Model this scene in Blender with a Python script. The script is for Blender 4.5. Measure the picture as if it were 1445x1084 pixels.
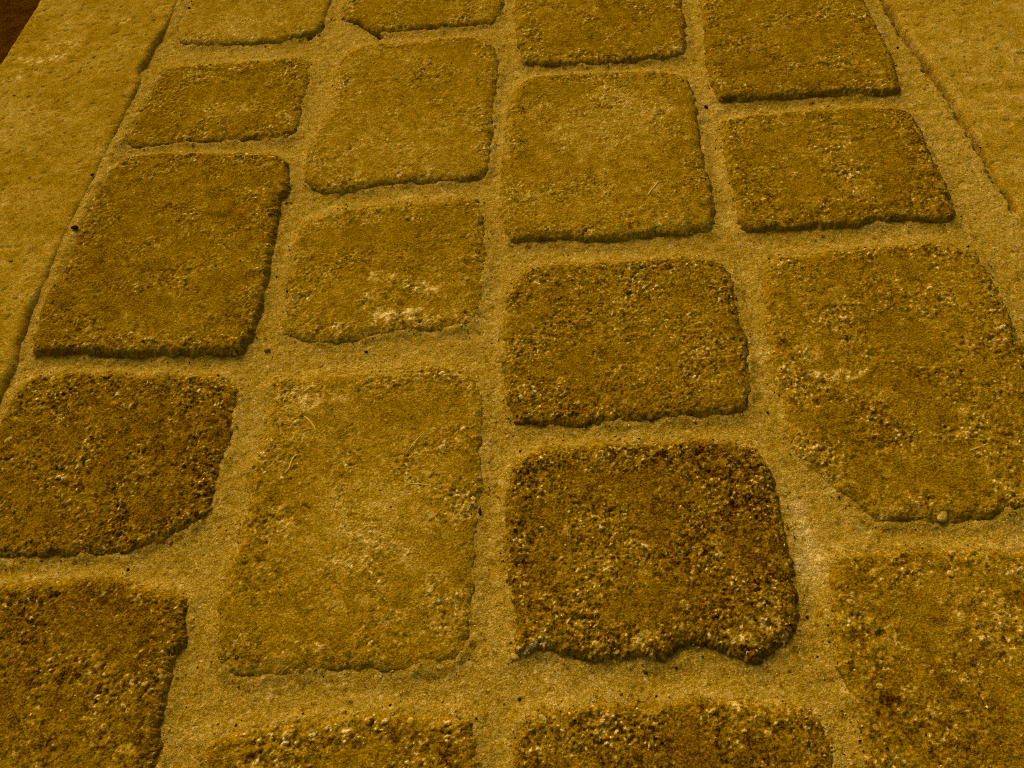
import bpy, math, random
import numpy as np
from mathutils import Matrix

# ------------------------------------------------------------------ scene, camera, sky, sun
scene = bpy.context.scene
for o in list(bpy.data.objects):
    bpy.data.objects.remove(o)
COL = scene.collection

PW, PH = 1445.0, 1084.0          # size of the photograph, used to measure the place
FOC = 1150.0                     # focal length in those pixels
Yc = np.array([13.0, -1642.0, FOC]); Yc /= np.linalg.norm(Yc)      # the courses run this way
Xc = np.array([1.0, -0.055, 0.0]); Xc[2] = -(Yc[0] * Xc[0] + Yc[1] * Xc[1]) / Yc[2]; Xc /= np.linalg.norm(Xc)
Zc = np.cross(Xc, Yc)
RM = np.array([Xc, Yc, Zc])      # camera axes (right, down, forward) to world
CAM = -0.56 * RM[:, 2]

cd = bpy.data.cameras.new('camera')
cam = bpy.data.objects.new('camera', cd); COL.objects.link(cam)
cd.sensor_fit = 'HORIZONTAL'; cd.sensor_width = 36.0
cd.lens = 36.0 * FOC / PW
cd.clip_start = 0.01; cd.clip_end = 500.0
m = Matrix.Identity(4)
for i in range(3):
    m[i][0] = RM[i, 0]; m[i][1] = -RM[i, 1]; m[i][2] = -RM[i, 2]; m[i][3] = CAM[i]
cam.matrix_world = m
scene.camera = cam

SUN_AZ = math.radians(-24.0)     # towards the far left
SUN_EL = math.radians(37.0)
w = bpy.data.worlds.new('World'); scene.world = w; w.use_nodes = True
nt = w.node_tree
sky = nt.nodes.new('ShaderNodeTexSky'); sky.sky_type = 'NISHITA'; sky.sun_disc = False
sky.sun_elevation = SUN_EL; sky.sun_rotation = SUN_AZ
sky.air_density = 0.85; sky.dust_density = 4.0; sky.ozone_density = 0.4
bg = nt.nodes['Background']; bg.inputs['Strength'].default_value = 0.08
nt.links.new(sky.outputs[0], bg.inputs['Color'])

ld = bpy.data.lights.new('sun', 'SUN'); ld.energy = 1.35; ld.angle = math.radians(22.0); ld.color = (1.0, 0.97, 0.91)
sun = bpy.data.objects.new('sun', ld); COL.objects.link(sun)
sdir = np.array([math.sin(SUN_AZ) * math.cos(SUN_EL), math.cos(SUN_AZ) * math.cos(SUN_EL), math.sin(SUN_EL)])
from mathutils import Vector
sun.rotation_euler = Vector(sdir).to_track_quat('Z', 'Y').to_euler()
sun.location = (-1.0, 2.0, 2.0)

vs = scene.view_settings
vs.view_transform = 'Standard'; vs.look = 'None'; vs.gamma = 1.0; vs.use_curve_mapping = False
vs.exposure = 1.10
scene.cycles.use_denoising = False
scene.cycles.filter_width = 1.05

# ------------------------------------------------------------------ helpers
SAND_Z = -0.005

def at(px, py, z=SAND_Z):
    r = RM @ np.array([px - PW / 2, py - PH / 2, FOC])
    return (CAM + r * ((z - CAM[2]) / r[2]))

rng = np.random.RandomState(7)
_rs = np.random.RandomState(77)
TABS = [_rs.rand(256, 256, 5) for _ in range(12)]
GRAD = [(np.cos(t[..., 0] * 6.2831853).ravel(), np.sin(t[..., 0] * 6.2831853).ravel()) for t in TABS]
def shift(seed):
    """where in the shared random tables this seed reads"""
    return seed % 12, (seed * 37 + seed // 12 * 11) % 256, (seed * 91 + seed // 12 * 53) % 256

def gnoise(x, y, seed):
    """gradient noise, about -0.7 .. 0.7"""
    k, sx, sy = shift(seed)
    gx, gy = GRAD[k]
    xf = np.floor(x); yf = np.floor(y)
    fx = x - xf; fy = y - yf
    xi = xf.astype(np.int32) + sx; yi = yf.astype(np.int32) + sy
    u = fx * fx * fx * (fx * (fx * 6 - 15) + 10); v = fy * fy * fy * (fy * (fy * 6 - 15) + 10)
    def g(i, j):
        I = ((xi + i) & 255) * 256 + ((yi + j) & 255)
        return gx[I] * (fx - i) + gy[I] * (fy - j)
    return (g(0, 0) * (1 - u) + g(1, 0) * u) * (1 - v) + (g(0, 1) * (1 - u) + g(1, 1) * u) * v

def fbm(x, y, wl, seed, octv=3, gain=0.5):
    s = 0; a = 1.0
    for k in range(octv):
        f = 2.0 ** k / wl
        s = s + a * gnoise(x * f + 17.3 * k, y * f - 9.1 * k, seed + k)
        a *= gain
    return s

_gt = {}
def grains(x, y, cell, seed, rmin=0.25, rmax=0.62, flat=0.55):
    """one angular chip per cell: facet height 0.. and the chip's own random numbers"""
    seed, sx, sy = shift(seed)
    if seed not in _gt:
        T = TABS[seed]; q = np.random.RandomState(seed + 5000).rand(256, 256, 3)
        an = T[..., 2] * np.pi
        _gt[seed] = [v.astype(np.float32) for v in (T[..., 0], T[..., 1], np.cos(an), np.sin(an), T[..., 3] ** 2, 1.0 + 0.8 * T[..., 4],
                     (T[..., 2] * 7.31 + T[..., 3] * 3.7) % 1.0, T[..., 4], (q[..., 0] - .5) * 1.3, (q[..., 1] - .5) * 1.3, .45 + .45 * q[..., 2])]
    T = _gt[seed]
    X = (x / cell); Y = (y / cell)
    xi = np.floor(X).astype(int); yi = np.floor(Y).astype(int)
    X = (X - xi).astype(np.float32); Y = (Y - yi).astype(np.float32)
    xi = xi + sx; yi = yi + sy
    best = np.full(x.shape, -9.0, np.float32); bi = np.zeros(x.shape, np.int32)
    for i in (-1, 0, 1):
        for j in (-1, 0, 1):
            ix = ((xi + i) & 255) * 256 + ((yi + j) & 255)
            g = [t.ravel()[ix] for t in T[:6]]; tx = T[8].ravel()[ix]; ty = T[9].ravel()[ix]; kk = T[10].ravel()[ix]
            dx = X - i - g[0]; dy = Y - j - g[1]
            ux = dx * g[2] + dy * g[3]; uy = (dy * g[2] - dx * g[3]) * g[5]
            rad = rmin + (rmax - rmin) * g[4]
            m_ = np.maximum(np.maximum(np.abs(ux), np.abs(uy)), np.maximum(np.abs(ux + kk * uy), np.abs(ux * kk - uy)) * .86)
            h = np.minimum((rad - m_) * 1.9, rad * flat) + (ux * tx + uy * ty) * .5
            h = np.where(m_ < rad, h, (rad - m_) * 1.9)
            k = h > best
            best = np.where(k, h, best); bi = np.where(k, ix, bi)
    return np.clip(best, 0, None), T[6].ravel()[bi], T[7].ravel()[bi]

def smooth(a, b, x):
    t = np.clip((x - a) / (b - a), 0, 1)
    return t * t * (3 - 2 * t)

def catmull(P, n=5):
    P = np.asarray(P, float); N = len(P); out = []
    for i in range(N):
        p0, p1, p2, p3 = P[i - 1], P[i], P[(i + 1) % N], P[(i + 2) % N]
        for k in range(n):
            t = k / n
            out.append(0.5 * (2 * p1 + (p2 - p0) * t + (2 * p0 - 5 * p1 + 4 * p2 - p3) * t * t + (3 * p1 - p0 - 3 * p2 + p3) * t ** 3))
    return np.array(out)

def sdf_poly(x, y, P):
    """signed distance to a closed polygon, positive inside"""
    A = P; B = np.roll(P, -1, 0)
    d2 = np.full(x.shape, 1e9); ins = np.zeros(x.shape, bool)
    for a, b in zip(A, B):
        ex, ey = b - a
        L = ex * ex + ey * ey + 1e-18
        wx = x - a[0]; wy = y - a[1]
        t = np.clip((wx * ex + wy * ey) / L, 0, 1)
        d2 = np.minimum(d2, (wx - t * ex) ** 2 + (wy - t * ey) ** 2)
        c = (a[1] <= y) != (b[1] <= y)
        if abs(ey) > 1e-15:
            ins ^= c & (x < a[0] + (y - a[1]) * ex / ey)
    d = np.sqrt(d2)
    return np.where(ins, d, -d)

class Field:
    """a coarse grid that is read back bilinearly"""
    def __init__(s, x0, x1, y0, y1, st):
        s.x0, s.y0, s.st = x0, y0, st
        s.nx = int((x1 - x0) / st) + 2; s.ny = int((y1 - y0) / st) + 2
        s.X, s.Y = np.meshgrid(x0 + np.arange(s.nx) * st, y0 + np.arange(s.ny) * st)
        s.V = None
    def get(s, x, y):
        X = np.clip((x - s.x0) / s.st, 0, s.nx - 1.001); Y = np.clip((y - s.y0) / s.st, 0, s.ny - 1.001)
        i = X.astype(int); j = Y.astype(int); u = X - i; v = Y - j; V = s.V
        return (V[j, i] * (1 - u) + V[j, i + 1] * u) * (1 - v) + (V[j + 1, i] * (1 - u) + V[j + 1, i + 1] * u) * v

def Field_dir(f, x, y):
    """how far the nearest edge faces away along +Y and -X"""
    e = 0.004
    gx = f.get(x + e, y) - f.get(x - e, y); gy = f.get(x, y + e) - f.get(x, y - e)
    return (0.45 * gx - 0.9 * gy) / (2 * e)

def grid_mesh(name, X, Y, Z, keep, mat, parent, attrs):
    """grid of points -> one mesh of the quads whose corners are all kept"""
    ny, nx = X.shape
    q = keep[:-1, :-1] & keep[1:, :-1] & keep[:-1, 1:] & keep[1:, 1:]
    idx = np.arange(ny * nx).reshape(ny, nx)
    a = idx[:-1, :-1][q]; b = idx[:-1, 1:][q]; c = idx[1:, 1:][q]; d = idx[1:, :-1][q]
    F = np.stack([a, b, c, d], 1)
    used = np.zeros(ny * nx, bool); used[F.ravel()] = True
    remap = np.cumsum(used) - 1
    F = remap[F].astype(np.int32)
    co = np.stack([X.ravel()[used], Y.ravel()[used], Z.ravel()[used]], 1).astype(np.float32)
    me = bpy.data.meshes.new(name)
    me.vertices.add(len(co)); me.vertices.foreach_set('co', co.ravel())
    me.loops.add(F.size); me.loops.foreach_set('vertex_index', F.ravel())
    me.polygons.add(len(F))
    me.polygons.foreach_set('loop_start', np.arange(0, F.size, 4, dtype=np.int32))
    me.polygons.foreach_set('loop_total', np.full(len(F), 4, np.int32))
    me.polygons.foreach_set('use_smooth', np.ones(len(F), bool))
    for k, v in attrs.items():
        at_ = me.attributes.new(k, 'FLOAT', 'POINT')
        at_.data.foreach_set('value', v.ravel()[used].astype(np.float32))
    me.update(calc_edges=True)
    me.materials.append(mat)
    ob = bpy.data.objects.new(name, me); COL.objects.link(ob)
    if parent is not None: ob.parent = parent
    return ob

def empty(name, label=None, cat=None, kind=None, loc=(0, 0, 0)):
    o = bpy.data.objects.new(name, None); COL.objects.link(o); o.location = loc
    o.empty_display_size = 0.02
    if label: o['label'] = label
    if cat: o['category'] = cat
    if kind: o['kind'] = kind
    return o

# ------------------------------------------------------------------ materials
def srgb(*c):
    return tuple(((v / 255 + 0.055) / 1.055) ** 2.4 if v > 10 else v / 255 / 12.92 for v in c)
# one toned pigment scale, dark mineral to pale grain
RAMP = [(0.00, (40, 14, 0)), (0.20, (80, 48, 0)), (0.40, (116, 81, 0)), (0.55, (137, 98, 5)),
        (0.70, (159, 120, 31)), (0.85, (185, 144, 62)), (1.00, (214, 174, 90))]

def tone_mat(name, base_attr, fine, fine_scale, mid, mid_scale, bump, bump_scale, rough=0.9, const=None, speck=0.0, speck_scale=900):
    mt = bpy.data.materials.new(name); mt.use_nodes = True
    n = mt.node_tree.nodes; l = mt.node_tree.links
    bs = n['Principled BSDF']; bs.inputs['Roughness'].default_value = rough
    bs.inputs['Specular IOR Level'].default_value = 0.0
    tc = n.new('ShaderNodeTexCoord')
    if const is None:
        a = n.new('ShaderNodeAttribute'); a.attribute_name = base_attr; cur = a.outputs['Fac']
    else:
        a = n.new('ShaderNodeValue'); a.outputs[0].default_value = const; cur = a.outputs[0]
    def addn(scale, amp, detail, rgh=0.6):
        nonlocal cur
        t = n.new('ShaderNodeTexNoise'); t.inputs['Scale'].default_value = scale; t.inputs['Detail'].default_value = detail
        t.inputs['Roughness'].default_value = rgh
        l.new(tc.outputs['Object'], t.inputs['Vector'])
        s = n.new('ShaderNodeMath'); s.operation = 'SUBTRACT'; s.inputs[1].default_value = 0.5; l.new(t.outputs['Fac'], s.inputs[0])
        ma = n.new('ShaderNodeMath'); ma.operation = 'MULTIPLY_ADD'; ma.inputs[1].default_value = amp
        l.new(s.outputs[0], ma.inputs[0]); l.new(cur, ma.inputs[2]); cur = ma.outputs[0]
    addn(mid_scale, mid, 3)
    addn(fine_scale, fine, 2, 0.7)
    if speck:
        v = n.new('ShaderNodeTexVoronoi'); v.inputs['Scale'].default_value = speck_scale
        l.new(tc.outputs['Object'], v.inputs['Vector'])
        sp = n.new('ShaderNodeSeparateColor'); l.new(v.outputs['Color'], sp.inputs[0])
        s = n.new('ShaderNodeMath'); s.operation = 'SUBTRACT'; s.inputs[1].default_value = 0.5; l.new(sp.outputs[0], s.inputs[0])
        ma = n.new('ShaderNodeMath'); ma.operation = 'MULTIPLY_ADD'; ma.inputs[1].default_value = speck
        l.new(s.outputs[0], ma.inputs[0]); l.new(cur, ma.inputs[2]); cur = ma.outputs[0]
    r = n.new('ShaderNodeValToRGB'); cr = r.color_ramp
    while len(cr.elements) < len(RAMP): cr.elements.new(0.5)
    for e, (p, c) in zip(cr.elements, RAMP):
        e.position = p; e.color = (*srgb(*c), 1)
    l.new(cur, r.inputs[0]); l.new(r.outputs[0], bs.inputs['Base Color'])
    bn = n.new('ShaderNodeTexNoise'); bn.inputs['Scale'].default_value = bump_scale; bn.inputs['Detail'].default_value = 3
    bn.inputs['Roughness'].default_value = 0.7
    l.new(tc.outputs['Object'], bn.inputs['Vector'])
    bu = n.new('ShaderNodeBump'); bu.inputs['Strength'].default_value = 1.0; bu.inputs['Distance'].default_value = bump
    l.new(bn.outputs['Fac'], bu.inputs['Height']); l.new(bu.outputs[0], bs.inputs['Normal'])
    return mt

M_STONE = tone_mat('toned_concrete_stone', 'tone', 0.95, 800, 0.35, 150, 0.0012, 800, speck=0.10, speck_scale=750)
M_SAND = tone_mat('toned_joint_sand', 'tone', 0.75, 1000, 0.10, 60, 0.0010, 1300, speck=0.20, speck_scale=1000)
M_KERB = tone_mat('toned_smooth_kerb', 'tone', 0.75, 750, 0.25, 120, 0.0010, 900, speck=0.12, speck_scale=800)
M_SOIL = tone_mat('dark_soil', '', 0.60, 500, 0.3, 60, 0.002, 500, const=0.09)
M_DARK = tone_mat('dark_crumb', '', 0.1, 900, 0.05, 200, 0.0003, 900, const=0.04)
M_BROWN = tone_mat('brown_crumb', '', 0.2, 900, 0.1, 200, 0.0003, 900, const=0.46)
M_PALE = tone_mat('pale_pebble', '', 0.5, 700, 0.3, 250, 0.0006, 700, const=0.69)
M_FIBRE = tone_mat('pale_dry_fibre', '', 0.3, 900, 0.1, 200, 0.0001, 900, const=0.78)

# ------------------------------------------------------------------ outlines measured in the photograph
# name: (outline px, edge height mm, rounding mm, coarseness, tone, dust, label)
ST = {
'A0': ([(254,62),(294,66),(346,64),(398,61),(436,52),(453,42),(467,7),(476,-40),(482,-75),(440,-88),(340,-84),(292,-76),(280,-45),(266,10),(252,42)], 4, 9, .35, .52, .35,
       'pale worn paving stone cut by the top edge beside the left kerb'),
'A1': ([(238,97),(294,91),(363,87),(425,83),(439,104),(431,131),(424,163),(412,194),(374,199),(311,201),(249,204),(208,209),(187,208),(178,197),(197,166),(215,128),(227,107)], 4.5, 10, .6, .43, .12,
       'short brown paving stone beside the left kerb, between a pale one and a tall dark one'),
'A2': ([(176,230),(215,221),(277,220),(346,220),(381,221),(403,228),(410,246),(408,273),(398,294),(388,355),(375,424),(363,462),(349,493),(332,504),(242,504),(166,506),(104,503),(56,505),(50,492),(62,441),(97,376),(125,301),(149,260)], 10, 9, .42, .40, .03,
       'long dark paving stone standing highest, with deep shaded near and right edges'),
'A3': ([(33,545),(52,535),(83,527),(138,527),(208,530),(277,530),(318,535),(336,549),(334,576),(325,625),(313,656),(304,684),(298,719),(284,737),(249,757),(173,783),(104,785),(35,789),(-30,794),(-72,796),(-84,780),(-60,716),(-25,645),(0,604),(16,570)], 5, 10, .74, .345, .0,
       'dark rough paving stone at the left edge of the frame, below the highest stone'),
'A4': ([(-80,836),(0,827),(69,821),(125,815),(166,816),(194,827),(235,837),(258,842),(266,850),(263,900),(255,922),(246,944),(241,968),(235,1003),(227,1031),(228,1051),(221,1084),(200,1180),(175,1230),(60,1245),(-100,1250),(-220,1240),(-215,1180),(-150,980),(-110,870)], 8, 9, .6, .36, .0,
       'dark paving stone in the bottom left corner with a shaded right side'),
'B0': ([(487,29),(508,35),(532,48),(570,45),(636,40),(688,36),(701,31),(710,7),(714,-40),(716,-92),(690,-104),(560,-100),(500,-94),(490,-60),(487,0)], 5, 9, .5, .45, .15,
       'paving stone cut by the top edge with a dark ragged crack at its lower left corner'),
'B1': ([(484,83),(515,66),(584,61),(653,54),(684,57),(700,73),(705,97),(700,138),(696,180),(693,225),(684,249),(646,258),(584,260),(532,266),(494,273),(450,273),(432,263),(429,239),(436,211),(460,166),(474,121),(480,96)], 6, 10, .45, .485, .2,
       'smooth ochre paving stone with a rough dark right edge, second from the left kerb'),
'B2': ([(446,308),(484,296),(515,294),(584,287),(636,282),(668,285),(681,305),(686,346),(684,376),(682,414),(674,445),(663,462),(629,467),(584,469),(532,474),(498,483),(450,485),(412,476),(398,462),(406,424),(405,390),(414,350),(426,322)], 3.5, 12, .6, .45, .25,
       'short paving stone spotted with pale sand patches near its lower edge'),
'B3': ([(391,535),(480,528),(549,525),(601,514),(646,521),(670,538),(681,563),(682,604),(677,646),(682,687),(674,722),(670,778),(667,840),(663,882),(656,917),(639,937),(584,948),(515,944),(480,948),(433,948),(381,955),(329,951),(308,930),(306,903),(311,854),(322,806),(336,771),(346,726),(352,666),(370,618),(380,563)], 3.6, 13, .6, .45, .34,
       'largest palest paving stone, long and dusted with sand in the middle of the frame'),
'B4': ([(282,1100),(284,1062),(298,1041),(346,1031),(398,1020),(480,1010),(532,1003),(577,1008),(636,1008),(666,1020),(672,1055),(674,1090),(672,1170),(655,1215),(560,1225),(400,1230),(270,1235),(252,1215),(265,1150)], 4.5, 11, .75, .38, .08,
       'dark rough paving stone cut by the bottom edge, nearest below the pale long stone'),
'C0': ([(727,7),(727,45),(734,80),(742,93),(791,95),(861,92),(913,87),(956,83),(968,69),(966,35),(961,0),(957,-50),(950,-92),(930,-100),(830,-98),(744,-94),(730,-80),(727,-40)], 6.5, 8, .5, .43, .08,
       'brown paving stone cut by the top edge, third from the left kerb'),
'C1': ([(757,111),(809,107),(878,104),(930,104),(958,107),(976,124),(985,163),(990,208),(997,242),(1007,277),(1009,311),(1002,330),(978,331),(913,337),(843,343),(774,341),(729,344),(717,337),(708,304),(708,260),(710,208),(717,156),(731,123)], 7.5, 10, .45, .46, .15,
       'long ochre paving stone, pale in its middle, with a dark shaded lower edge'),
'C2': ([(729,393),(757,377),(809,372),(895,369),(964,365),(997,367),(1018,376),(1033,393),(1038,435),(1049,466),(1059,511),(1057,563),(1045,583),(997,590),(945,594),(895,597),(826,602),(745,600),(726,594),(714,563),(708,511),(710,469),(715,424)], 6, 9, .75, .42, .04,
       'nearly square brown paving stone with gritty edges right of the frame centre'),
'C3': ([(736,646),(774,632),(861,628),(930,625),(978,621),(1049,627),(1066,639),(1083,656),(1097,701),(1103,726),(1115,778),(1125,840),(1125,882),(1111,906),(1083,926),(1063,937),(1038,927),(1014,917),(984,912),(961,917),(940,934),(906,933),(878,930),(836,937),(802,930),(767,920),(736,927),(727,915),(727,882),(719,830),(712,789),(710,744),(716,694),(722,666)], 7.2, 10, .88, .355, .0,
       'darkest coarse paving stone with a ragged broken near edge and pale grit'),
'C4': ([(729,1038),(739,1013),(757,1003),(791,998),(843,993),(930,993),(945,988),(1007,986),(1083,993),(1118,996),(1142,1007),(1160,1027),(1170,1055),(1178,1090),(1200,1190),(1190,1225),(1080,1235),(900,1240),(760,1240),(732,1225),(722,1160),(722,1090)], 5, 10, .8, .37, .03,
       'dark gritty paving stone cut by the bottom edge, below the broken stone'),
'D0': ([(987,3),(993,52),(997,97),(1004,125),(1016,145),(1049,145),(1101,142),(1187,137),(1239,137),(1262,137),(1270,128),(1267,107),(1258,80),(1243,52),(1229,21),(1215,-4),(1190,-60),(1170,-78),(1080,-84),(1000,-80),(982,-62),(983,-30)], 8, 9, .5, .42, .06,
       'brown paving stone cut by the top edge in the column beside the right kerb'),
'D1': ([(1025,171),(1083,164),(1153,157),(1222,154),(1263,156),(1284,163),(1296,180),(1308,208),(1326,246),(1339,273),(1346,301),(1342,315),(1291,315),(1239,317),(1187,324),(1101,327),(1056,327),(1042,318),(1035,277),(1025,242),(1019,208),(1018,185)], 7, 9, .6, .42, .06,
       'short brown paving stone beside the right kerb with a sharp lower right corner'),
'D2': ([(1076,379),(1094,365),(1187,355),(1256,348),(1326,343),(1353,349),(1381,363),(1391,383),(1409,414),(1429,455),(1446,500),(1465,560),(1490,640),(1505,695),(1494,715),(1440,724),(1360,737),(1291,737),(1243,738),(1222,726),(1201,709),(1184,698),(1166,680),(1139,656),(1118,632),(1111,604),(1101,563),(1090,528),(1083,476),(1075,424)], 5.5, 11, .68, .43, .12,
       'long brown paving stone at the right edge with pale crusted streaks'),
'D3': ([(1170,799),(1187,785),(1239,780),(1291,775),(1360,776),(1429,778),(1500,782),(1530,800),(1570,900),(1640,1060),(1690,1190),(1660,1215),(1500,1225),(1300,1235),(1262,1220),(1240,1150),(1218,1084),(1212,1040),(1200,1000),(1196,972),(1180,944),(1171,903),(1168,865)], 4.8, 9, .58, .405, .05,
       'wide paving stone in the bottom right corner, smoother and paler towards the right'),
}
# blobs of pale sand / crust and of dark spots and stain on stones, one a hole's shade painted as tone: px centre, px radii, strength
BLOB = [(540,392,22,10,.22),(548,448,30,12,.32),(606,411,22,9,.25),(595,445,40,14,.15),(520,420,18,8,.2),
        (860,185,95,60,.125),(925,268,12,12,.1),(1160,500,45,20,.14),(1190,533,40,10,.26),(1150,535,20,9,.2),(1112,522,20,9,.24),(1120,575,25,9,.14),
        (1150,672,45,40,.11),(1115,620,22,40,.08),(1215,722,40,20,.08),(1230,560,40,12,.10),(1078,882,22,12,.34),(1100,902,24,10,.26),(1046,905,22,10,.26),(905,905,24,12,.2),(755,918,30,14,.3),(830,915,20,8,.2),
        (500,745,110,95,.12),(440,560,55,22,.16),(600,880,60,30,.06),(1420,870,120,150,.09),(1320,820,30,30,.06),(1250,990,13,12,-.26),(1105,489,12,7,-.25),(1416,620,9,8,-.25),
        (1040,1010,12,22,.22),(1085,1035,18,9,.2),(620,200,90,70,.03),(1215,275,18,14,.12),(320,160,50,12,.1),(405,170,18,14,.14),(330,90,60,8,.06),
        (60,90,26,6,.22),(88,87,14,6,.22),(95,70,30,7,.14),(180,35,16,5,.16),(25,118,20,7,.15),(40,165,30,20,.06),(360,35,60,20,.06)]
BW = []
for (bx, by, rx, ry, s) in BLOB:
    c = at(bx, by); ux = at(bx + rx, by) - c; uy = at(bx, by + ry) - c
    BW.append((c[0], c[1], np.hypot(ux[0], ux[1]), np.hypot(uy[0], uy[1]), s))

def blobs(x, y, seed):
    t = np.zeros(x.shape)
    wx = fbm(x, y, 0.018, seed, 3) ; wy = fbm(x, y, 0.018, seed + 5, 3)
    crust = 1.25 * smooth(-.12, .16, fbm(x, y, .0075, seed + 9, 3, .6))
    x0, x1, y0, y1 = x.min(), x.max(), y.min(), y.max()
    for (cx, cy, rx, ry, s) in BW:
        if cx < x0 - .05 or cx > x1 + .05 or cy < y0 - .05 or cy > y1 + .05: continue
        d = np.hypot((x - cx) / rx + 0.8 * wx, (y - cy) / ry + 0.8 * wy)
        t += s * smooth(1.3, 0.5, d) * (crust if s > .13 else 1)
    return t

def step_at(p):
    return float(np.linalg.norm(np.array([p[0], p[1], 0]) - CAM)) / (FOC * 1024 / PW)

# ------------------------------------------------------------------ the ground sheet and the pavement
gm = bpy.data.meshes.new('ground')
S = 60.0
gm.from_pydata([(-S, -S, -0.034), (S, -S, -0.034), (S, S, -0.034), (-S, S, -0.034)], [], [(0, 1, 2, 3)])
gm.materials.append(M_SOIL)
ground = bpy.data.objects.new('ground', gm); COL.objects.link(ground); ground['kind'] = 'structure'

pavement = empty('pavement', kind='structure')

POLY = {}
for k, v in ST.items():
    POLY[k] = catmull([at(*p)[:2] for p in v[0]], 4)

def stone(name, P, e, r, coarse, tone, dust, seed, step, label=None):
    e *= 1e-3; r *= 1e-3
    x0, y0 = P.min(0) - 0.006; x1, y1 = P.max(0) + 0.006
    f = Field(x0 - .004, x1 + .004, y0 - .004, y1 + .004, max(0.002, step))
    f.V = sdf_poly(f.X, f.Y, P)
    xs = np.arange(x0, x1, step); ys = np.arange(y0, y1, step * 1.12)
    X, Y = np.meshgrid(xs, ys)
    d0 = f.get(X, Y)
    keep = d0 > -0.0065
    d = d0 + 0.0020 * fbm(X, Y, 0.018, seed, 2) + (0.0006 + 0.0015 * coarse) * fbm(X, Y, 0.0065, seed + 3, 3)
    # rounded shoulder
    t = np.clip(1 - d / r, 0, 1)
    prof = -e * (0.72 * t ** 2.4 + 0.28 * t ** 6)
    prof = np.where(d < 0, -e + 3.0 * d, prof)
    prof = np.maximum(prof, -0.03)
    edge = smooth(0.028, 0.004, d)
    wall = smooth(0.35, 0.8, t) * min(1.0, e / 0.006)                       # the steep flank
    patch = fbm(X, Y, 0.035, seed + 6, 3)                                   # smooth worn and rough areas
    rough = np.clip(0.20 + 0.80 * coarse + 0.30 * edge + 1.1 * patch - 0.45 * dust, 0.15, 1.4)
    gs = 0.72 + 0.36 * ((seed * 0.377) % 1.0)                              # every stone has its own grain
    h1, a1, b1 = grains(X, Y, 0.0020 * gs, seed + 9)
    h2, a2, b2 = grains(X, Y, 0.0040 * gs, seed + 10, 0.15, 0.6)
    h3, a3, b3 = grains(X, Y, 0.0125, seed + 11, 0.05, 0.38)
    pit = smooth(0.34, 0.55, fbm(X, Y, 0.006, seed + 12, 2))
    big = smooth(0.78, 0.82, a3)
    rough0 = rough; rough = rough * (1 - .30 * wall)
    z = (prof + 0.0016 * fbm(X, Y, 0.09, seed + 20, 2) * smooth(0, 0.02, d) + 0.0011 * rough * fbm(X, Y, 0.008, seed + 22, 3, .65)
         + 0.0016 * rough * h1 + 0.0021 * rough * h2 * smooth(.45, .55, a2) + 0.0020 * rough * h3 * big
         - 0.0010 * rough * pit)
    Z = (SAND_Z + e) + z
    # broken flank: pieces stand out and fall back at every height, not in flutes
    ex = 0.003
    nx = f.get(X - ex, Y) - f.get(X + ex, Y); ny = f.get(X, Y - ex) - f.get(X, Y + ex)
    nl = np.hypot(nx, ny) + 1e-9; nx = nx / nl; ny = ny / nl
    u = X * ny - Y * nx
    fl3 = gnoise(u / .0042 + 31, Z / .0030, seed + 35) + .6 * gnoise(u / .0019, Z / .0015 + 7, seed + 36)
    sh = wall * (0.0010 + 0.0008 * coarse) * fl3
    XS = X + nx * sh; YS = Y + ny * sh
    tn = tone + 0.09 * patch + 0.12 * fbm(X, Y, 0.014, seed + 25, 3) + 0.10 * fbm(X, Y, 0.10, seed + 27, 2)
    rt = np.clip(rough, .25, 1.25) * (1 - .35 * wall)
    tn = tn + wall * (.10 * fl3 + .30 * smooth(.32, .42, gnoise(u / .0026, Z / .0022, seed + 37)) * (.4 + coarse))
    lit1 = smooth(.85 - .05 * edge, .88 - .05 * edge, a1) * smooth(.05, .2, h1); drk1 = smooth(.26, .2, a1)
    tn = tn + rt * (0.48 * lit1 * (0.35 + 0.9 * b1) - 0.11 * drk1 + 0.22 * (a1 - .5))
    lit2 = smooth(.87 - .07 * edge, .90 - .07 * edge, a2) * smooth(.04, .14, h2)
    tn = tn + rt * 0.40 * lit2 * (0.3 + b2) + rt * .10 * (a2 - .5) * smooth(.02, .1, h2)
    tn = tn + 0.20 * big * smooth(.05, .16, h3) * smooth(.25, .5, b3)
    # sand lying on the worn top and against the edges
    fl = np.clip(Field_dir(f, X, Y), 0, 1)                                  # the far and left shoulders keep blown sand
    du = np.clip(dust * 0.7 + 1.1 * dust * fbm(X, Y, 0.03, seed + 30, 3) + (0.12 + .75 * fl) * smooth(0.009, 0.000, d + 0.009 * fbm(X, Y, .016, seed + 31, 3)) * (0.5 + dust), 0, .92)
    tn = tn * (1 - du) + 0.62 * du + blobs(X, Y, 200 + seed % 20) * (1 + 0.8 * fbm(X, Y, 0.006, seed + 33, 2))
    ob = grid_mesh(name, XS, YS, Z, keep, M_STONE, pavement, {'tone': tn})
    if label: ob['label'] = label
    return ob, f, (X, Y, Z)

STONE = {}
for n, (k, v) in enumerate(ST.items()):
    P = POLY[k]; c = P.mean(0)
    ob, f, g = stone('paving_stone', P, v[1] * (.95 if v[1] < 4.2 else .72), v[2] * .9, v[3], v[4], v[5], 11 + 40 * n, step_at(c) * 1.02, v[6])
    STONE[k] = (ob, g)

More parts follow.
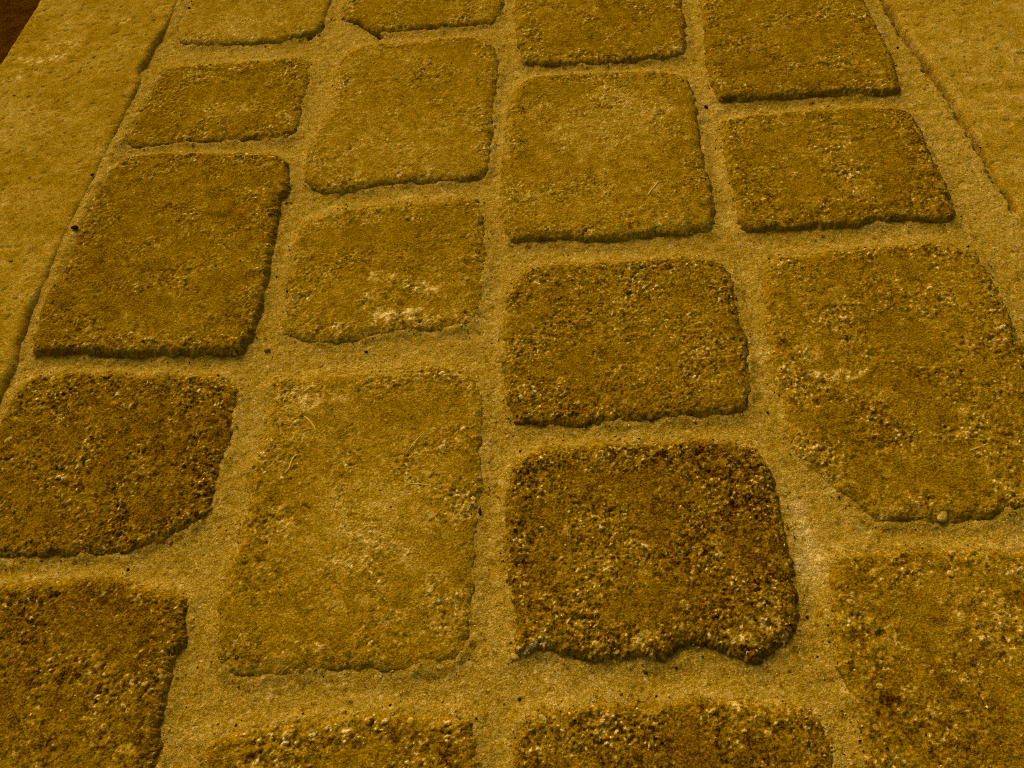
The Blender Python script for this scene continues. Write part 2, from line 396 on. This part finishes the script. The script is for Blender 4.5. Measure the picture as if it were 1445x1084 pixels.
# courses that go on outside the frame
colx = {'A': (-0.362, -0.202), 'B': (-0.176, -0.024), 'C': (-0.003, 0.156), 'D': (0.178, 0.330)}
rr = random.Random(5); EXTRA = []
for kx, (xa, xb) in colx.items():
    top = POLY[kx + '0'][:, 1].max() + 0.02; bot = POLY[kx + ('4' if kx + '4' in POLY else '3')][:, 1].min() - 0.02
    ys = []
    y = top
    while y < 2.2:
        h = rr.choice([0.125, 0.13, 0.205, 0.165]); ys.append((y, y + h)); y += h + 0.02
    y = bot
    while y > -0.75:
        h = rr.choice([0.125, 0.13, 0.205]); ys.append((y - h, y)); y -= h + 0.02
    for (ya, yb) in ys:
        c = 0.013; j = lambda: rr.uniform(-.003, .003)
        q = [(xa + c, ya + j()), (xb - c, ya + j()), (xb + j(), ya + c), (xb + j(), yb - c), (xb - c, yb + j()), (xa + c, yb + j()), (xa + j(), yb - c), (xa + j(), ya + c)]
        EXTRA.append(catmull(q, 3))
for n, P in enumerate(EXTRA):
    stone('paving_stone', P, rr.uniform(4, 7), 10, rr.uniform(.4, .8), rr.uniform(.38, .48), rr.uniform(0, .3), 900 + 37 * n, 0.0036)

# ------------------------------------------------------------------ kerbs
def kerb_edge(pts):
    return [tuple(at(*p)[:2]) for p in pts]
Lin = kerb_edge([(0,571),(7,553),(21,523),(31,488),(42,457),(52,433),(66,407),(83,374),(104,325),(121,291),(142,249),(156,215),(173,183),(190,145),(202,118),(198,106),(208,92),(221,66),(235,48),(249,21),(258,0),(275,-45),(290,-85)])
Rin = kerb_edge([(1236,-85),(1240,-40),(1251,0),(1264,21),(1276,45),(1290,64),(1298,76),(1312,93),(1326,114),(1343,138),(1353,156),(1378,197),(1398,235),(1412,263),(1426,280),(1440,308),(1458,345),(1500,430),(1560,560),(1620,690)])
LX = np.mean([p[0] for p in Lin]); RX = np.mean([p[0] for p in Rin])
LOUT = float(np.mean([at(53, 0, 0)[0], at(0, 86, 0)[0]]))
Lw = LX - LOUT
def kerb_slab(parent, inner, side, outer_x, seed, step, top, tone, round_mm):
    """inner: list of points from near to far along the path side"""
    y0, y1 = inner[0][1], inner[-1][1]
    P = np.array(list(inner) + [(outer_x, y1), (outer_x, y0)])
    xa, ya = P.min(0) - .006; xb, yb = P.max(0) + .006
    f = Field(xa - .004, xb + .004, ya - .004, yb + .004, 0.0025); f.V = sdf_poly(f.X, f.Y, P)
    X, Y = np.meshgrid(np.arange(xa, xb, step), np.arange(ya, yb, step * 1.3))
    d0 = f.get(X, Y); keep = d0 > -0.0062
    d = d0 + 0.0010 * fbm(X, Y, 0.02, seed, 2) + 0.0007 * fbm(X, Y, 0.005, seed + 2, 2)
    r = round_mm * 1e-3; e = top - SAND_Z + 0.004
    t = np.clip(1 - d / r, 0, 1)
    prof = np.where(d < 0, -e + 5 * d, -e * (1 - np.sqrt(np.clip(1 - t ** 2.6, 0, 1))))
    h1, a1, b1 = grains(X, Y, 0.0026, seed + 9); h2, a2, b2 = grains(X, Y, 0.008, seed + 10, .1, .5)
    patch = fbm(X, Y, 0.06, seed + 5, 3)
    ro = np.clip(.6 + 1.0 * patch, .25, 1.2)
    Z = top + np.maximum(prof, -.06) + 0.0014 * fbm(X, Y, .12, seed + 7, 2) + 0.0006 * ro * fbm(X, Y, .009, seed + 8, 3, .6) + 0.0004 * ro * h1 - 0.0009 * smooth(.3, .5, fbm(X, Y, .008, seed + 12, 2))
    tn = tone + 0.11 * patch + 0.12 * fbm(X, Y, .013, seed + 14, 3) + ro * (0.10 * smooth(.86, .92, a1) - .08 * smooth(.1, .05, a1)) * smooth(.05, .2, h1) + 0.10 * smooth(.9, .95, a2) * smooth(.05, .15, h2)
    tn += blobs(X, Y, 300) * (1 + .8 * fbm(X, Y, .006, seed + 15, 2))
    return grid_mesh('kerb_slab', X, Y, Z, keep, M_KERB, parent, {'tone': tn})

kl = empty('kerb', kind='thing', label='smooth pale ochre kerb along the left side with dark soil beyond', cat='kerb', loc=(0, 0, 0))
kr = empty('kerb', kind='thing', label='sandy ochre kerb along the right side beyond a wide sand joint', cat='kerb', loc=(0, 0, 0))
st_l = 0.00095
ya, yb = Lin[0][1], Lin[-1][1]
kerb_slab(kl, Lin, -1, LOUT, 501, st_l, 0.0004, .56, 7)
kerb_slab(kl, [(Lin[0][0], -0.9), (Lin[0][0], ya - .004)], -1, LOUT, 520, .004, 0.0004, .56, 7)
yy = yb + .004
while yy < 2.2:
    kerb_slab(kl, [(Lin[-1][0], yy), (Lin[-1][0], yy + .5)], -1, LOUT, 530 + int(yy * 10), .004, 0.0004, .56, 7); yy += .504
ROUT = RX + Lw
Rn = Rin[::-1]
kerb_slab(kr, Rn, 1, ROUT, 601, .00095, -0.0032, .60, 4)
ya, yb = Rn[0][1], Rn[-1][1]
kerb_slab(kr, [(Rn[0][0], -0.9), (Rn[0][0], ya - .004)], 1, ROUT, 620, .004, -0.0032, .60, 4)
yy = yb + .004
while yy < 2.2:
    kerb_slab(kr, [(Rn[-1][0], yy), (Rn[-1][0], yy + .5)], 1, ROUT, 630 + int(yy * 10), .004, -0.0032, .60, 4); yy += .504

# ------------------------------------------------------------------ sand in the joints
SX0, SX1 = LX - 0.03, RX + 0.035
yb0 = at(722, 1100)[1]; yt0 = at(722, -12)[1]
G = Field(SX0 - .02, SX1 + .02, -0.95, 2.3, 0.0025)
G.V = np.full(G.X.shape, -0.05)
for P in list(POLY.values()) + EXTRA:
    a = ((P.min(0) - .04 - [G.x0, G.y0]) / G.st).astype(int).clip(0); b = ((P.max(0) + .04 - [G.x0, G.y0]) / G.st).astype(int) + 1
    sl = (slice(a[1], b[1]), slice(a[0], b[0]))
    G.V[sl] = np.maximum(G.V[sl], sdf_poly(G.X[sl], G.Y[sl], P))
Rl = np.array(Rn); Ll = np.array(Lin)
def sand_blobs(X, Y):
    t = 0
    for (bx, by, rx, ry, k) in ((1134, 772, 27, 70, .15), (1120, 700, 40, 60, .04), (1390, 250, 60, 120, .04), (1010, 200, 20, 120, .03), (700, 150, 20, 90, .03), (690, 420, 25, 80, .02)):
        c = at(bx, by); ux = at(bx + rx, by) - c; uy = at(bx, by + ry) - c
        t = t + k * smooth(1.3, .3, np.hypot((X - c[0]) / np.hypot(ux[0], ux[1]), (Y - c[1]) / np.hypot(uy[0], uy[1])) + .5 * fbm(X, Y, .03, 840, 2))
    return t
# how high the sand has banked against the left kerb, near to far
LB = [(620, 0), (500, 0), (455, .0006), (415, .003), (380, .0052), (300, .0058), (240, .005), (180, .0042), (140, .0028), (118, .0020), (104, 0), (70, .0), (52, .003), (30, .005), (-40, .005)]
LBy = np.array([at(100, p)[1] for p, _ in LB]); LBv = np.array([v for _, v in LB])
def sand_z(X, Y):
    d = -G.get(X, Y)                      # distance outwards from the nearest stone
    z = SAND_Z + 0.0011 * fbm(X, Y, .09, 801, 2) + 0.0007 * fbm(X, Y, .016, 803, 3)
    nb = fbm(X, Y, .022, 805, 3)
    z = z - 0.0011 * smooth(.001, .011, d) + (0.0006 + .0026 * np.clip(nb, -.25, 1)) * smooth(.006, -.001, d)
    # the joint dips against the right kerb, then meets it
    xr = np.interp(Y, Rl[:, 1], Rl[:, 0])
    dip = smooth(at(1300, 70)[1] - .25, at(1300, 70)[1] + .02, Y)
    g = xr - X
    z = z + .0022 * smooth(.04, .012, g) * (.4 + .6 * dip) - (.0042 + .0040 * dip) * smooth(.0042 + .005 * dip, .0005, g + .004 * fbm(X, Y, .011, 807, 3)) * (1 - .9 * smooth(-.02, .3, fbm(X, Y, .05, 809, 2)) * (1 - dip))
    for seg, wd, dp in (([(486, 27), (508, 35), (532, 49), (538, 53)], .0032, .007), ([(436, 53), (448, 46), (455, 38)], .004, .004), ([(1249, 0), (1263, 21), (1276, 45), (1290, 65), (1296, 68)], .0035, .003)):
        Q = np.array([at(*p)[:2] for p in seg]); dd = np.full(X.shape, 1.0)
        m_ = (X > Q[:, 0].min() - .01) & (X < Q[:, 0].max() + .01) & (Y > Q[:, 1].min() - .01) & (Y < Q[:, 1].max() + .01)
        for a, b in zip(Q[:-1], Q[1:]):
            L = b - a; tt = np.clip(((X[m_] - a[0]) * L[0] + (Y[m_] - a[1]) * L[1]) / (L @ L), 0, 1)
            dd[m_] = np.minimum(dd[m_], np.hypot(X[m_] - a[0] - tt * L[0], Y[m_] - a[1] - tt * L[1]))
        z = z - dp * smooth(wd, wd * .2, dd + .0015 * fbm(X, Y, .006, 815, 2))
    gl = X - np.interp(Y, Ll[:, 1], Ll[:, 0])
    z = z + (np.interp(Y, LBy, LBv) + .0012 * fbm(X, Y, .02, 811, 2)) * smooth(.016, .003, gl) * smooth(-.012, -.001, gl) - .004 * smooth(-.002, -.012, gl)
    return z, d
def sand(name_y0, name_y1, dx, dys, seed):
    xs = np.arange(SX0, SX1, dx)
    X, Y = np.meshgrid(xs, dys)
    z, d = sand_z(X, Y)
    fine = dx < .002
    keep = d > -0.013 if fine else d > -.03
    h1, a1, b1 = grains(X, Y, 0.0021, 820); h2, a2, b2 = grains(X, Y, 0.0072, 821, .08, .4)
    if fine:
        r = np.random.RandomState(3)
        z = z + 0.00045 * h1 + .0011 * h2 * smooth(.9, .93, a2) + 0.00012 * r.randn(*X.shape) + 0.0006 * fbm(X, Y, .006, 812, 2)
    tn = .628 + 1.0 * sand_blobs(X, Y) + 0.05 * fbm(X, Y, .05, 830, 3) + .05 * fbm(X, Y, .009, 833, 2) + .06 * (a1 - .5) + .10 * smooth(.93, .96, a1) - .16 * smooth(.05, .03, a1) + (.12 * smooth(.95, .97, a2) - .30 * smooth(.925, .92, a2) * smooth(.9, .905, a2)) * smooth(.03, .1, h2)
    return X, Y, z, keep, tn
dys = []
y = yb0 - .03
while y < yt0 + .03:
    dys.append(y); y += 1.0 * step_at((0, y)) * 1.12
dys = np.array(dys)
X, Y, z, keep, tn = sand(0, 0, 0.00078, dys, 0)
js = grid_mesh('joint_sand', X, Y, z, keep, M_SAND, pavement, {'tone': tn}); js['kind'] = 'stuff'
for ya, yb in ((-0.9, dys[0]), (dys[-1], 2.2)):
    X, Y, z, keep, tn = sand(0, 0, 0.005, np.linspace(ya, yb, int((yb - ya) / .005)), 0)
    o = grid_mesh('joint_sand', X, Y, z, keep, M_SAND, pavement, {'tone': tn}); o['kind'] = 'stuff'

# ------------------------------------------------------------------ small things
dg = bpy.context.evaluated_depsgraph_get(); 
def drop(px, py):
    """the point on the pavement that the photograph shows at this pixel"""
    o = Vector(CAM); r = Vector(RM @ np.array([px - PW / 2, py - PH / 2, FOC])).normalized()
    hit, loc, nrm, _, ob, _ = scene.ray_cast(dg, o, r)
    return (loc, ob) if hit else (Vector(at(px, py)), None)
bpy.context.view_layer.update(); dg = bpy.context.evaluated_depsgraph_get()

def lump_mesh(name, rx, ry, rz, seed, mat, sub=2, rag=.25):
    import bmesh
    bm = bmesh.new(); bmesh.ops.create_icosphere(bm, subdivisions=sub, radius=1.0)
    r = random.Random(seed); k = [(Vector((r.uniform(-1, 1), r.uniform(-1, 1), r.uniform(-1, 1))).normalized(), r.uniform(-rag, rag)) for _ in range(7)]
    for v in bm.verts:
        n = v.co.normalized(); s = 1 + sum(a * max(0, n.dot(d)) ** 3 for d, a in k)
        v.co = Vector((n.x * rx * s, n.y * ry * s, n.z * rz * s))
    me = bpy.data.meshes.new(name); bm.to_mesh(me); bm.free()
    for p in me.polygons: p.use_smooth = True
    me.materials.append(mat)
    return me
def lump(name, px, py, w_px, h_px, seed, mat, sink=.35, rot=0.0, label=None, cat=None, group=None, parent=None, flat=.7, rag=.25):
    loc, hit = drop(px, py)
    s = float((loc - Vector(CAM)).length) / FOC
    rx = w_px * s * .5; ry = h_px * s * .5 / .85
    rz = min(rx, ry) * flat
    o = bpy.data.objects.new(name, lump_mesh(name, rx, ry, rz, seed, mat, rag=rag)); COL.objects.link(o)
    o.location = loc + Vector((0, 0, rz * (1 - 2 * sink))); o.rotation_euler = (0, 0, rot)
    if parent is not None: o.parent = parent
    if label: o['label'] = label
    if cat: o['category'] = cat
    if group: o['group'] = group
    return o
# rounded pale aggregate showing in the stones
for k, (px, py, a, b, key) in enumerate([(754,1008,10,8,'C4'),(766,1013,7,11,'C4'),(780,1001,11,6,'C4'),(578,1018,11,12,'B4'),(1030,657,13,9,'C3'),(1343,810,13,12,'D3'),(1329,727,14,12,'D2'),
        (1200,849,8,7,'D3'),(1241,969,12,9,'D3'),(552,1003,9,6,'B4'),(1083,1037,13,9,'C4'),(75,535,11,6,'A3'),(1017,118,9,7,'D0'),(728,925,14,10,'C3'),(870,920,11,8,'C3'),(10,622,10,6,'A3'),(205,966,8,6,'A4'),(1214,783,9,5,'D3'),(740,823,8,7,'C3'),(890,632,6,5,'C3')]):
    lump('pebble', px, py, a * .9, b * .9, 40 + k, M_PALE, .62, k * .7, parent=STONE[key][0], flat=.4, rag=.8)

CR = [('soil_crumb',106,323,12,7,M_DARK,'black crumb lying at the left kerb edge beside the long dark stone','crumb'),
      ('soil_crumb',996,152,6,6,M_DARK,'tiny black crumb in the sand joint right of the long ochre stone','crumb'),
      ('soil_crumb',1267,68,4,4,M_DARK,'tiny black speck in the sand by the right kerb near the top','crumb'),
      ('clay_crumb',377,495,11,8,M_BROWN,'brown crumb on the sand below right of the highest dark stone','crumb'),
      ('seed',677,722,6,13,M_DARK,'dark elongated seed at the right edge of the palest long stone','seed'),
      ('soil_crumb',517,497,6,4,M_DARK,'tiny dark crumb in the sand above the palest long stone','crumb'),
      ('soil_crumb',733,987,6,5,M_DARK,'tiny dark crumb in the sand below the broken coarse stone','crumb'),
      ('bark_sliver',1384,209,8,3,M_DARK,'short dark sliver on the sand along the right kerb edge','sliver'),
      ('bark_sliver',130,247,9,3,M_DARK,'thin dark sliver lying on the left kerb near its inner edge','sliver'),
      ('soil_crumb',181,804,6,5,M_DARK,'tiny dark crumb in the sand between the two dark stones at lower left','crumb'),
      ('clay_crumb',1139,871,6,5,M_DARK,'tiny dark crumb in the sand joint right of the broken coarse stone','crumb'),
      ('clay_crumb',1083,583,5,4,M_DARK,'tiny dark crumb in the sand left of the crusted long stone','crumb'),
      ('bark_sliver',15,369,7,2.4,M_BROWN,'small brown sliver on the left kerb at the frame edge','sliver'),
      ('clay_crumb',52,503,8,5,M_BROWN,'small brown crumb at the lower left corner of the highest dark stone','crumb'),
      ('bark_sliver',20,135,7,2.4,M_BROWN,'small brown sliver on the left kerb below its white smudges','sliver'),
      ('seed',267,12,6,3,M_DARK,'small dark seed in the sand at the top end of the left kerb','seed')]
for k, (nm, px, py, a, b, mt, lb, ct) in enumerate(CR):
    lump(nm, px, py, a * .72, b * .72, 80 + k, mt, .2, 0, lb, ct, flat=.8, rag=.45)

def fibre(name, pts, w_px, label, cat):
    P = [drop(*p)[0] for p in pts]
    s = (P[0] - Vector(CAM)).length / FOC; rad = w_px * s * .5
    # resample
    Q = []
    for i in range(len(P) - 1):
        p0 = P[max(i - 1, 0)]; p1 = P[i]; p2 = P[i + 1]; p3 = P[min(i + 2, len(P) - 1)]
        for k in range(6):
            t = k / 6
            Q.append(.5 * (2 * p1 + (p2 - p0) * t + (2 * p0 - 5 * p1 + 4 * p2 - p3) * t * t + (3 * p1 - p0 - 3 * p2 + p3) * t ** 3))
    Q.append(P[-1])
    base = Q[0].copy(); V = []; F = []
    for i, q in enumerate(Q):
        tg = (Q[min(i + 1, len(Q) - 1)] - Q[max(i - 1, 0)]).normalized()
        sd = tg.cross(Vector((0, 0, 1))).normalized(); up = sd.cross(tg)
        rr_ = rad * (.35 + .65 * math.sin(math.pi * (i + .6) / (len(Q) + .2)) ** .5)
        for k in range(6):
            an = k * math.pi / 3
            V.append(q - base + sd * math.cos(an) * rr_ + up * math.sin(an) * rr_ + Vector((0, 0, rad * -.1)))
    for i in range(len(Q) - 1):
        for k in range(6):
            F.append((i * 6 + k, i * 6 + (k + 1) % 6, i * 6 + 6 + (k + 1) % 6, i * 6 + 6 + k))
    F.append(tuple(range(5, -1, -1))); F.append(tuple(len(Q) * 6 - 6 + k for k in range(6)))
    me = bpy.data.meshes.new(name); me.from_pydata(V, [], F); me.materials.append(M_FIBRE)
    for p in me.polygons: p.use_smooth = True
    o = bpy.data.objects.new(name, me); COL.objects.link(o); o.location = base
    o['label'] = label; o['category'] = cat
fibre('dry_root', [(402,668),(408,661),(411,652),(415,645),(421,641)], 3.4, 'pale curled root scrap on the upper left of the palest long stone', 'root')
fibre('dry_grass', [(557,684),(570,685),(584,683),(600,684),(614,685)], 2.2, 'thin pale dry fibre lying across the palest long stone', 'fibre')
fibre('dry_grass', [(914,276),(918,270),(924,263),(929,257)], 3.2, 'short pale straw on the lower right of the long ochre stone', 'straw')
fibre('dry_grass', [(572,640),(580,631),(586,623),(594,615)], 2.2, 'short pale fibre slanting on the upper right of the palest stone', 'fibre')
fibre('dry_grass', [(1368,636),(1380,632),(1392,627),(1402,624)], 2.4, 'thin pale fibre near the right frame edge on the crusted long stone', 'fibre')
fibre('dry_grass', [(430,588),(437,594),(442,601),(446,608)], 3.0, 'short pale straw near the top left corner of the palest stone', 'straw')

# loose grit lying on stones, sand and kerbs
r = np.random.RandomState(12)
N = 2600
px = r.uniform(-40, 1485, N); py = r.uniform(-20, 1100, N)
kind = np.zeros(N, int)
# crumbs that have fallen from the stones' edges
ex_, ey_ = [], []
for k_, v_ in ST.items():
    P_ = POLY[k_]; nn = int(150 * (.4 + v_[3]))
    ii = r.randint(0, len(P_), nn); tt = r.rand(nn, 1)
    q_ = P_[ii] * (1 - tt) + P_[(ii + 1) % len(P_)] * tt + r.normal(0, .0032, (nn, 2))
    for (qx, qy) in q_:
        c_ = RM.T @ (np.array([qx, qy, SAND_Z]) - CAM)
        ex_.append(c_[0] / c_[2] * FOC + PW / 2); ey_.append(c_[1] / c_[2] * FOC + PH / 2)
px = np.concatenate([px, ex_]); py = np.concatenate([py, ey_]); kind = np.concatenate([kind, np.ones(len(ex_), int)]); N = len(px)
GV = []; GF = []; GT = []
octv = np.array([(1,0,0),(-1,0,0),(0,1,0),(0,-1,0),(0,0,1),(0,0,-1)], float)
octf = [(0,2,4),(2,1,4),(1,3,4),(3,0,4),(2,0,5),(1,2,5),(3,1,5),(0,3,5)]
for i in range(N):
    o_ = Vector(CAM); rd = Vector(RM @ np.array([px[i] - PW / 2, py[i] - PH / 2, FOC])).normalized()
    hit, loc, nrm, _, ob, _ = scene.ray_cast(dg, o_, rd)
    if not hit or ob is ground or ob.name.startswith(('pebble', 'seed', 'soil', 'clay', 'bark', 'dry')): continue
    s = 0.00022 + 0.0006 * r.rand() ** 3 if kind[i] == 0 else 0.0003 + 0.0008 * r.rand() ** 3
    v = octv * (s * r.uniform(.6, 1.3, 3)) + r.uniform(-.25, .25, (6, 3)) * s
    an = r.rand() * 6.28; c, sn = math.cos(an), math.sin(an)
    v = v @ np.array([[c, sn, 0], [-sn, c, 0], [0, 0, 1]])
    b = len(GV)
    GV += [tuple(np.array(loc) + q + (0, 0, s * .3)) for q in v]
    GF += [tuple(b + k for k in f) for f in octf]
    t = r.choice([.92, .8, .66, .3, .12], p=[.2, .3, .25, .15, .1] if kind[i] == 0 else [.07, .18, .25, .4, .1]); GT += [t + r.uniform(-.05, .05)] * 6
me = bpy.data.meshes.new('loose_grit'); me.from_pydata(GV, [], GF)
a = me.attributes.new('tone', 'FLOAT', 'POINT'); a.data.foreach_set('value', np.array(GT, np.float32))
me.materials.append(tone_mat('grit', 'tone', .1, 900, .05, 200, .0001, 900))
go = bpy.data.objects.new('loose_grit', me); COL.objects.link(go)
go['kind'] = 'stuff'; go['label'] = 'loose fine grit scattered over the stones and sand'; go['category'] = 'grit'
print('TRIS', sum(len(o.data.polygons) * 2 for o in bpy.data.objects if o.type == 'MESH'))
